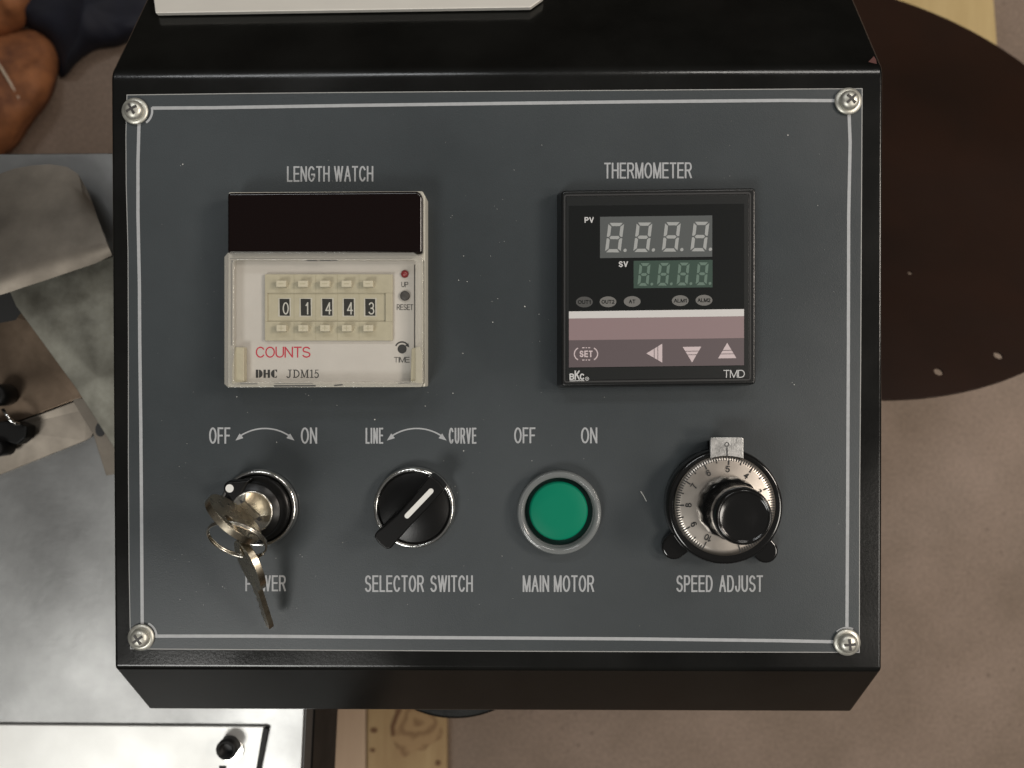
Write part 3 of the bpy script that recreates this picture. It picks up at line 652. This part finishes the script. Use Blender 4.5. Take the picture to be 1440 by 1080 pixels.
# DHC, a heavy stencil serif; JDM15 a light serif
def glyphs(b, s, x, y0, y1, widths, h, heavy):
    H = y1-y0
    for ch, wd in zip(s, widths):
        st = wd*(0.36 if heavy else 0.17); th = 0.9 if not heavy else 1.1
        def bar(xa, ya, xb, yb): b.sheet([(xa, ya), (xb, ya), (xb, yb), (xa, yb)], h)
        def ser(xa, xb, y): b.sheet([(xa, y-th/2), (xb, y-th/2), (xb, y+th/2), (xa, y+th/2)], h+.02)
        if ch == 'D':
            bar(x+(0 if heavy else wd*.1), y0, x+(0 if heavy else wd*.1)+st, y1)
            if heavy:
                P = [(x+st+1, y0)] + circle(x+st+1, (y0+y1)/2, wd-st-1, H/2, n=14, a0=90, a1=-90); b.sheet(P, h)
            else:
                b.ribbon(circle(x+wd*.3, (y0+y1)/2, wd*.62, H/2-.5, n=14, a0=90, a1=-90), 1.4, h); ser(x-0.3, x+wd*.4, y0+.5); ser(x-.3, x+wd*.4, y1-.5)
        elif ch == 'H':
            bar(x, y0, x+st, y1); bar(x+wd-st, y0, x+wd, y1); bar(x+st*.9, (y0+y1)/2-1, x+wd-st*.9, (y0+y1)/2+1)
        elif ch == 'C':
            P = circle(x+wd*.62, (y0+y1)/2, wd*.62, H/2, n=16, a0=95, a1=265) + [(x+wd*.50, y1), (x+wd*.50, y0)]; b.sheet(P, h)
            b.sheet([(x+wd*.58, y0), (x+wd*.98, y0), (x+wd*.98, y0+H*.36)], h); b.sheet([(x+wd*.58, y1), (x+wd*.98, y1-H*.3), (x+wd*.9, y1)], h)
        elif ch == 'J':
            bar(x+wd*.5, y0, x+wd*.5+1.5, y1-2.2); ser(x+wd*.25, x+wd*.95, y0+.5); b.ribbon(circle(x+wd*.3, y1-2.6, wd*.30, 2.2, n=8, a0=0, a1=-170), 1.4, h)
        elif ch == 'M':
            bar(x+wd*.08, y0, x+wd*.08+.9, y1); bar(x+wd*.78, y0, x+wd*.78+1.7, y1); b.ribbon([(x+wd*.12, y0), (x+wd*.46, y1-.5)], 1.6, h); b.ribbon([(x+wd*.46, y1-.5), (x+wd*.82, y0)], .9, h+.01)
            ser(x-.4, x+wd*.2, y0+.5); ser(x-.4, x+wd*.28, y1-.5); ser(x+wd*.78, x+wd*1.04, y0+.5); ser(x+wd*.66, x+wd*1.06, y1-.5)
        elif ch == '1':
            bar(x+wd*.42, y0, x+wd*.42+1.5, y1); ser(x+wd*.08, x+wd, y1-.5); b.ribbon([(x+wd*.1, y0+2), (x+wd*.48, y0+.3)], .9, h)
        elif ch == '5':
            ser(x+wd*.15, x+wd*.9, y0+.6); bar(x+wd*.15, y0, x+wd*.15+.9, y0+H*.45); b.ribbon(circle(x+wd*.40, y0+H*.68, wd*.46, H*.30, n=14, a0=140, a1=-150), 1.4, h)
        x += wd + (1.2 if heavy else 1.6)
b = MB(); glyphs(b, 'DHC', 359.7, 519.8, 531.3, (9.6, 9.2, 9.0), HFc, True); b.build('lettering', M_ink, cnt, flat=True)
b = MB(); glyphs(b, 'JDM15', 403.3, 519.8, 531.3, (7.4, 9.0, 11.0, 5.4, 6.0), HFc, False); b.build('lettering', M_ink, cnt, flat=True)
MB().lathe((569.2, 385.2), 36, [(5.4, 35.5), (5.2, 37), (3.6, 39), (0, 39.8)], 24).build('indicator_led', M_led, cnt)
MB().lathe((569.5, 416), 37, [(6.6, 35.5), (6.6, 38.5), (5.6, 39.5), (0, 39.6)], 28).build('reset_button', M_rubber, cnt)
MB().sheet(circle(565.5, 490.7, 6.4), HFc).build('time_hole', M_ink, cnt, flat=True)
b = MB(); b.ribbon(circle(565.3, 490.5, 9.6, n=14, a0=155, a1=30), 2.0, HFc); b.sheet([(575.5, 488.5), (569.8, 486.0), (574.2, 482.5)], HFc+.05); b.build('turn_arrow', M_ink, cnt, flat=True)
MB().prism([(331, 488), (343, 488), (343, 537), (326, 540), (326, 512)], 36, 49).build('side_clip', M_ivory, cnt, bevel=1.2)
MB().prism([(578.5, 490), (590, 487), (594, 500), (594, 540), (577, 538)], 36, 49).build('side_clip', M_ivory, cnt, bevel=1.2)

# ---------------------------------------------------------------- thermometer
SK = 0.0125
def tk(p, sh=SK): return [(x, y-(x-922)*sh) for x, y in p]
therm = MB().prism(tk(rrect(790, 266, 1063, 542, 5, 3)), -1, 30, base=tk(rrect(782.5, 269.5, 1057, 544, 5, 3))).build('temperature_controller', M_bezel, box, bevel=3.5, label='square black temperature meter with two rows of segment digits')
HB = 30
MB().prism(tk(rrect(796, 275, 1053, 533, 2, 2)), HB-.5, HB+.8).build('front_overlay', M_panelblk, therm, bevel=.4)
b = MB(); b.ribbon(tk(rrect(794, 273, 1055, 535.5, 3, 3)), 2.2, HB+.3, True); b.build('bezel_groove', M_ink, therm, flat=True)
H1 = HB+1.0
MB().sheet(tk(rect(800, 288, 1046.5, 516)), H1).build('smoked_window', M_window, therm, flat=True)
H2 = H1+.25
MB().sheet(tk(rect(843.8, 303.9, 1001.6, 362)), H2).build('process_display', M_pv, therm, flat=True)
MB().sheet(tk(rect(891, 366.4, 1002, 405)), H2).build('setpoint_display', M_sv, therm, flat=True)
def digit8(cx, cy, wd, ht, th, slant, h, m):
    b = MB(); L, R_2, T, B_ = -wd/2, wd/2, -ht/2, ht/2
    def P(x, y): return (cx+x-y*slant, cy+y-(cx-922)*SK)
    g = th*0.18
    def hseg(y, k):
        t = th/2
        if k == 0: pts = [(L+g*2, y-t), (R_2-g*2, y-t), (R_2-th-g, y+t), (L+th+g, y+t)]
        elif k == 2: pts = [(L+th+g, y-t), (R_2-th-g, y-t), (R_2-g*2, y+t), (L+g*2, y+t)]
        else: pts = [(L+th*.6+g, y), (L+th*1.1+g, y-t), (R_2-th*1.1-g, y-t), (R_2-th*.6-g, y), (R_2-th*1.1-g, y+t), (L+th*1.1+g, y+t)]
        b.sheet([P(*p) for p in pts], h)
    hseg(T+th/2, 0); hseg(0, 1); hseg(B_-th/2, 2)
    for sgn in (-1, 1):
        xo = R_2 if sgn > 0 else L; xi = xo - sgn*th
        b.sheet([P(xo, T+g*2), P(xo, -g*1.5), P(xo-sgn*th*.5, -g), P(xi, -th*.5-g), P(xi, T+th+g)], h)
        b.sheet([P(xo, B_-g*2), P(xo, g*1.5), P(xo-sgn*th*.5, g), P(xi, th*.5+g), P(xi, B_-th-g)], h)
    b.sheet([P(x, y) for x, y in circle(R_2+th*.75 - (B_-th*.6)*0 + (B_*slant), B_-th*.62, th*.52, n=14)], h)
    b.build('segment_digit', m, therm, flat=True)
for x in (864.6, 904.4, 944.4, 984.6): digit8(x-.4, 333.4, 22, 41.5, 4.6, 0.12, H2+.2, M_segw)
for x in (905.6, 933, 960.6, 987.4): digit8(x, 385.8, 15.4, 32, 4.0, 0.10, H2+.2, M_segg)
text('lettering', 'PV', (822, 305.2, 835, 313.3), H2, M_mprint, therm, wd=0.2); text('lettering', 'SV', (870, 367.3, 883, 375.6), H2, M_mprint, therm, wd=0.2)
for (x, y, s), m in zip(((821.7, 424.7, 'OUT1'), (855, 424.4, 'OUT2'), (889, 424, 'AT'), (956.6, 422.8, 'ALM1'), (990, 422.2, 'ALM2')), (M_oval2, M_oval, M_oval, M_oval, M_oval)):
    o = MB().sheet(circle(x, y, 11.8, 7.6, n=36), H2).build('indicator_oval', m, therm, flat=True)
    wd = 9 if s != 'AT' else 4.5
    text('lettering', s, (x-wd, y-2.7, x+wd, y+2.7), H2+.2, M_window, therm, wd=0.17)
SK2 = 0.0138
MB().sheet(tk(rect(800, 436.3, 1046.3, 446.3), SK2), H2).build('white_bar', M_bar, therm, flat=True)
MB().sheet(tk(rect(800, 446.3, 1046.3, 477), SK2*.95), H2+.02).build('mauve_band', M_mauve, therm, flat=True)
MB().sheet(tk(rect(800, 477, 1046.3, 515.2), SK2*.9), H2+.04).build('plum_band', M_plum, therm, flat=True)
H3 = H2+.3
M_kshadow = mat('key_shadow', (0.05, 0.038, 0.04), 0.5)
def tri(a, b_, c, horiz):
    m = MB(); A, B2, Cc = Vector(a), Vector(b_), Vector(c)      # A = apex; base B-C; three stripes near the base
    cuts = [0, 0.5, 0.56, 0.70, 0.755, 0.88] if True else []
    for t0, t1 in ((0.0, 0.47), (0.51, 0.70), (0.74, 1.0)):
        m.sheet([tuple(A.lerp(B2, t0)), tuple(A.lerp(Cc, t0)), tuple(A.lerp(Cc, t1)), tuple(A.lerp(B2, t1))] if t0 > 0 else [tuple(A), tuple(A.lerp(Cc, t1)), tuple(A.lerp(B2, t1))], H3)
    m.build('arrow_key', M_key, therm, flat=True)
tri((909, 497), (931.3, 483.2), (931.3, 510), 0); tri((973.2, 509.8), (960, 487.8), (986.2, 487.4), 1); tri((1022.6, 482), (1009.7, 504), (1035.5, 503.6), 1)
b = MB()
for a0, a1 in ((128, 232), (-52, 52)):
    pts = []
    sx = -7.5 if a0 == 128 else 7.5
    b.ribbon([(x, y) for x, y in circle(824+sx, 497.7, 8.9, n=14, a0=a0-14, a1=a1+14)], 1.6, H3)
for xa, xb in ((-5.5, -2), (-.5, 1.5), (3, 6)): b.ribbon([(824+xa, 489), (824+xb, 489)], 1.3, H3); b.ribbon([(824+xa, 506.2), (824+xb, 506.2)], 1.3, H3)
b.build('set_outline', M_key, therm, flat=True)
text('lettering', 'SET', (815, 493, 833.4, 502.3), H3, M_key, therm, wd=0.2)
text('lettering', 'B', (800.8, 525.2, 807.5, 534.2), H2, M_mprint, therm, wd=0.2); text('lettering', 'K', (808, 521, 815.5, 534.2), H2, M_mprint, therm, wd=0.15); text('lettering', 'C', (815.3, 525.2, 821.8, 534.2), H2, M_mprint, therm, wd=0.2)
b = MB(); b.ribbon([(801, 535.6), (821.8, 535.3)], 1.0, H2); b.ribbon(circle(825.6, 532.6, 2.3, n=16), .8, H2, True); b.sheet(circle(825.6, 532.6, .9, n=8), H2); b.build('emblem_line', M_mprint, therm, flat=True)
text('lettering', 'TMD', (1017.3, 520.2, 1047.3, 531.2), H2, M_mprint, therm, sh=.008)

# ---------------------------------------------------------------- key switch
ks = MB().lathe((366, 713.5), 0, [(55, 0.3), (55, 6), (53.5, 10), (51, 12), (48, 11), (46.5, 7), (46, 4)], 72).build('key_switch', M_chrome, box, label='key lock switch with chrome collar and white dot')
MB().lathe((366, 713.5), 0, [(46.5, 2), (46, 14), (44.5, 16), (41, 17), (40, 34), (38.5, 37), (0, 37)], 64).build('lock_body', M_swblk, ks)
lc = U(354, 720, 38)
b = MB(); pts = []
b.prism([(316.5, 695), (313, 687), (315, 680), (322, 676), (331, 676.5), (352, 674), (330, 712), (322, 700)], 18, 39); b.build('lock_lug', M_swblk, ks, bevel=4, seg=4)
MB().sheet(circle(322.8, 686.8, 5.8, n=24), 39.4).build('marker_dot', M_wmark, ks, flat=True)
MB().lathe((354, 720), 38, [(29.5, 36), (29.5, 38.6), (28.5, 40), (27, 40.2), (26, 39.2), (0, 39.0)], 56).build('lock_cylinder', M_lock, ks)
b = MB()
b.sheet([(336, 702), (344, 706), (352, 712), (361, 722), (368, 731), (364, 733), (355, 727), (352, 731), (347, 724), (341, 712)], 39.3); b.build('keyhole', M_ink, ks, flat=True)

# key standing in the lock, with its bow on edge
lu = Vector((lc.x, lc.y, 0)); dirk = Vector((0.73, -0.68, 0)).normalized(); zk = Vector((0, 0, 1)); nk = dirk.cross(zk)
def plate3(b, org, ax, ay, an, poly, th, holes=None):
    """flat key blank: outline in the plane (ax, ay) with thickness th along an; panel units"""
    L = [poly] + (holes or []); flat = [p for l in L for p in l]
    tr = tessellate_polygon([[Vector((x, y, 0)) for x, y in l] for l in L]); n = len(flat)
    vs = [W(org + ax*x + ay*y + an*s) for s in (th/2, -th/2) for x, y in flat]
    fs = [list(t) for t in tr] + [[n+i for i in t][::-1] for t in tr]; k0 = 0
    for l in L:
        m = len(l); fs += [[k0+i, k0+(i+1) % m, n+k0+(i+1) % m, n+k0+i] for i in range(m)]; k0 += m
    b.add(vs, fs); return b
def ell(cx, cy, rx, ry, n=48): return [(cx+rx*math.cos(2*math.pi*k/n), cy+ry*math.sin(2*math.pi*k/n)) for k in range(n)]
def weld(o):
    bm = bmesh.new(); bm.from_mesh(o.data); bmesh.ops.remove_doubles(bm, verts=bm.verts, dist=1e-6); bmesh.ops.recalc_face_normals(bm, faces=bm.faces); bm.to_mesh(o.data); bm.free()
korg = U(327, 731, 108); korg = Vector((korg.x, korg.y, 0))
kroot = empty('key', W(Vector((korg.x, korg.y, 39))))
tag(kroot, 'round headed key inserted in the lock of the key switch', 'key', 'keys on the wire ring')
b = plate3(MB(), korg, dirk, zk, nk, ell(0, 104, 42, 38), 9, [ell(0, 124, 8, 7, 20)])
o = b.build('bow', M_brass, kroot, bevel=1.2, seg=2); weld(o)
b = plate3(MB(), korg, dirk, zk, nk, [(-14, 72), (14, 72), (14, 40.2), (-14, 40.2)], 8); b.build('blade', M_brass, kroot)
b = plate3(MB(), korg + nk*4.8, dirk, zk, nk, ell(0, 104, 31, 28), 0.8); b2 = b.build('stamped_face', M_brass, kroot)

# wire ring through the bow hole
hole = korg + zk*124
def ring_pts(c, a, b_, r, turns=1.0, n=64, lift=0.0, an=None):
    return [W(c + a*(r*math.cos(2*math.pi*turns*k/n)) + b_*(r*math.sin(2*math.pi*turns*k/n)) + (an*lift*k/n if an else Vector())) for k in range(n+1)]
cx_, cy_ = 334.5, 757
rc = U(cx_, cy_, 98)
ra = Vector((0.99, -0.10, 0.10)).normalized()
rb = (hole - rc); rb = (rb - ra*rb.dot(ra)).normalized(); rn = ra.cross(rb); rr = 42*rs(98)
rroot = empty('key_ring', W(Vector((rc.x, rc.y, 60))))
tag(rroot, 'thin double wire split ring joining the two keys', 'key ring')
MB().tube(ring_pts(rc, ra, rb, rr, 1.9, 120, 5.0, rn), 1.6*S, 8).build('wire', M_wire, rroot)

# the second key hangs from the ring, seen nearly edge-on
k1 = U(344, 770, 84); k2 = U(379, 880, 26)
d2 = (k2-k1).normalized(); vv = ((k1+k2)/2 - CAM).normalized()
n2 = vv.cross(d2).normalized(); n2 = Matrix.Rotation(math.radians(-16), 3, d2) @ n2; p2 = d2.cross(n2)
L2 = (k2-k1).length
k2root = empty('key', W(Vector((k2.x, k2.y, 20))))
tag(k2root, 'spare key hanging from the wire ring over the POWER legend', 'key', 'keys on the wire ring')
b = plate3(MB(), k1, p2, d2, n2, ell(0, 28, 33, 38), 8.5, [ell(0, 3, 7, 6, 20)]); o = b.build('bow', M_brass, k2root, bevel=1.2, seg=2); weld(o)
teeth = [(-9, 60), (9, 60)]
yy = 74; side = []
prof_t = [9, 4.5, 8, 3.5, 7, 4, 8.5, 5]
for i, q in enumerate(prof_t): side += [(q, yy), (q, yy+5)]; yy += 6.5
side.append((2, L2))
b = plate3(MB(), k1, p2, d2, n2, [(-9, 60), (9, 60)] + [s for s in side if s[1] < L2-1] + [(3, L2), (-6, L2), (-9, L2-8)], 7); o = b.build('blade', M_brass, k2root)

# ---------------------------------------------------------------- selector switch
sel = MB().lathe((584, 712), 0, [(57, 0.3), (57.3, 10), (56, 15), (54, 17), (51, 16.5), (49.8, 13), (49.5, 8)], 80).build('selector_switch', M_chrome, box, label='black turn switch with chrome collar and a white pointer line')
MB().lathe((584, 712), 0, [(49.8, 2), (49.6, 12), (48, 13), (0, 12.5)], 64).build('turn_disc', M_swblk, sel)
HS = 52
Z = lambda x, y: (500+x/4, 590+y/4)
hp_top = [Z(*p) for p in ((428, 318), (470, 352), (502, 392), (400, 505), (300, 608), (232, 686), (196, 728), (170, 730), (132, 700), (104, 664), (112, 636), (158, 602), (232, 536), (318, 440), (378, 362), (408, 322))]
MB().prism(hp_top, 12, HS).build('handle', M_swblk, sel, bevel=5, seg=4, ang=30)
cap = []
ca_, cb_ = Vector(Z(424, 402)), Vector(Z(290, 542)); dd = (cb_-ca_).normalized(); pn = Vector((-dd.y, dd.x)); rr_ = 3.6
for k_ in range(9): a = math.pi*k_/8; cap.append(tuple(ca_ + pn*rr_*math.cos(a) - dd*rr_*math.sin(a)))
for k_ in range(9): a = math.pi*k_/8; cap.append(tuple(cb_ - pn*rr_*math.cos(a) + dd*rr_*math.sin(a)))
MB().prism(cap, HS, HS+.8).build('pointer_line', M_wmark, sel)

# ---------------------------------------------------------------- push button
pb = MB().lathe((785.8, 718.5), 0, [(58.5, 0.3), (58.5, 14), (57.4, 17.5), (56, 19), (55, 18.6), (54, 19.6), (52, 19.4), (51, 18.4), (49.6, 18), (48.4, 14), (48, 4)], 80).build('push_button', M_collar, box, label='green push button in a clear grey collar')
MB().lathe((785.8, 718.5), 0, [(57, 0.2), (56, 3), (0, 3.2)], 64).build('button_seat', mat('seat_grey', (0.12, 0.13, 0.13), 0.4), pb)
MB().lathe((785.8, 718.8), 3, [(47.3, 3), (47.2, 6), (0, 6.2)], 64).build('button_gap', M_gshadow, pb)
MB().lathe((785.8, 719.8), 22, [(41, 6), (40.6, 15), (39.6, 18), (37.5, 19.2), (20, 19.6), (0, 19.7)], 72).build('green_cap', M_green, pb)

# ---------------------------------------------------------------- speed dial
HD = 34
dc = (1019.6, 711)
dial = MB().lathe((1017, 711), 20, [(76, 0.3), (79, 3), (80, 22), (78.5, 29), (75, HD-2), (72, HD-3), (60, HD-3)], 90).build('speed_dial', M_gloss, box, label='silver ten turn speed dial with a black knob')
MB().lathe(dc, HD, [(68.5, HD-2.6), (68.5, HD-.6), (60, HD+.6), (46, HD+2.0), (38, HD+3)], 96).build('dial_plate', M_dial, dial)
def dh(r): return HD-.2 + (1.2*(68.5-r)/8.5 if r > 60 else 1.2 + 1.4*(60-r)/14)
def dpt(r, deg):
    a = math.radians(deg); o = U(*dc, HD); q = r*rs(HD)
    return W((o.x + q*math.sin(a), o.y + q*math.cos(a), dh(q)+.35))
b = MB()
def tick(deg, r0, r1, wd):
    a = math.radians(deg); s_ = Vector((math.cos(a), -math.sin(a), 0))*wd/2*S
    n_seg = 3; rsx = [r0+(r1-r0)*i/n_seg for i in range(n_seg+1)]
    vs = [dpt(r, deg)+s_ for r in rsx] + [dpt(r, deg)-s_ for r in rsx]
    b.add(vs, [[i, i+1, n_seg+1+i+1, n_seg+1+i] for i in range(n_seg)])
STEP = 31.4
for k_ in range(101):
    deg = 4.6 - (k_-50)*STEP/10
    if k_ % 10 == 0: tick(deg, 69.5, 57.5, 1.7)
    elif k_ % 5 == 0: tick(deg, 69.5, 60.5, 1.5)
    else: tick(deg, 69.5, 63.5, 1.35)
b.build('tick_marks', M_ink, dial, flat=True)
for nmb in range(1, 11):
    deg = 4.6 - (nmb-5)*STEP
    a = math.radians(deg); r = 51.5; cx2, cy2 = dc[0]+r*math.sin(a), dc[1]-r*math.cos(a)
    wd = 3.0 if nmb == 1 else (10.5 if nmb == 10 else 5.8)
    o = text('numeral', str(nmb), (cx2-wd/2, cy2-4.6, cx2+wd/2, cy2+4.6), HD+2.7, M_ink, dial, rot=deg, wd=0.15)
# knob: scalloped skirt, polished rim and cap
scal = lambda t, h: 1 + (0.014*math.cos(14*t) if h < HD+24 else 0.0)
MB().lathe((1026.5, 714.5), HD+12, [(41.5, HD+1), (43, HD+7), (42, HD+17), (40.5, HD+23), (39, HD+26)], 120, ang=scal).build('knob_skirt', M_gloss, dial)
b = MB(); kc = U(1029, 716, HD+12)
for k_ in range(5):
    a = math.radians(150+k_*28); p = Vector((kc.x+45*math.cos(a), kc.y+45*math.sin(a), HD+11))
MB().lathe((1026.5, 714.5), HD+12, [(38, HD+20), (37, HD+72), (36, HD+78), (34, HD+81), (32.4, HD+81.5), (31.2, HD+80), (29.6, HD+79.2), (15, HD+80.4), (0, HD+81)], 90).build('knob', M_gloss, dial)
# locking lever lugs and the index tab
for c in ((948.5, 770), (1077.5, 775)):
    d = Vector((1017-c[0], 711-c[1])).normalized(); pz = Vector((-d.y, d.x)); c0 = Vector(c)
    poly = [tuple(c0 + pz*17.5*math.cos(a) - d*17.5*math.sin(a)) for a in [math.pi*i/10 for i in range(11)]] + [tuple(c0 + d*42 - pz*19), tuple(c0 + d*42 + pz*19)]
    MB().prism(poly, 0.4, 17).build('lever_lug', M_gloss, dial, bevel=4, seg=4)
tabp = rrect(998.7, 615, 1045.7, 630, 3, 3); tabp = [p for p in tabp if p[1] < 624] ; tabp = tabp + [(998.7, 645.5), (1004, 643.6), (1012, 642), (1020, 641.5), (1030, 642), (1038, 643.3), (1045.7, 645.5)]
MB().prism(tabp, 33, 37.5).build('index_tab', M_tab, dial, bevel=1)
MB().prism(rect(1003, 622, 1041, 638), 0.3, 33, 33).build('tab_post', M_bmetal, dial)
b = MB(); b.ribbon(circle(1022.2, 625, 2.8, n=16), 1.1, 37.9, True); b.ribbon([(1022.3, 629), (1022.8, 641.4)], 1.6, 37.9)
b.build('index_mark', M_ink, dial, flat=True)

# white painted steel cover lying on the slope behind the panel
root = empty('white_cover', at(485, 0, -40))
tag(root, 'white painted cover lying across the back slope of the black box', 'cover')
wv = []
for (px, py) in ((218, 18), (746, 10), (764, -3), (764, -90), (205, -90)):
    d = RM @ Vector(((px-720)/F, (540-py)/F, -1.0))
    h = -60
    for _ in range(30):
        u = U(px, py, h); h = 0.6*h + 0.4*(sl(u.y)+12)
    wv.append(U(px, py, h))
low = [Vector((p.x, p.y, sl(p.y)+1.5)) for p in wv]
mbw = MB().add([W(p) for p in low] + [W(p) for p in wv], [[i, (i+1) % 5, 5+(i+1) % 5, 5+i] for i in range(5)] + [[0, 1, 2, 3, 4], [9, 8, 7, 6, 5]])
mbw.build('cover_sheet', M_white, root, bevel=2)
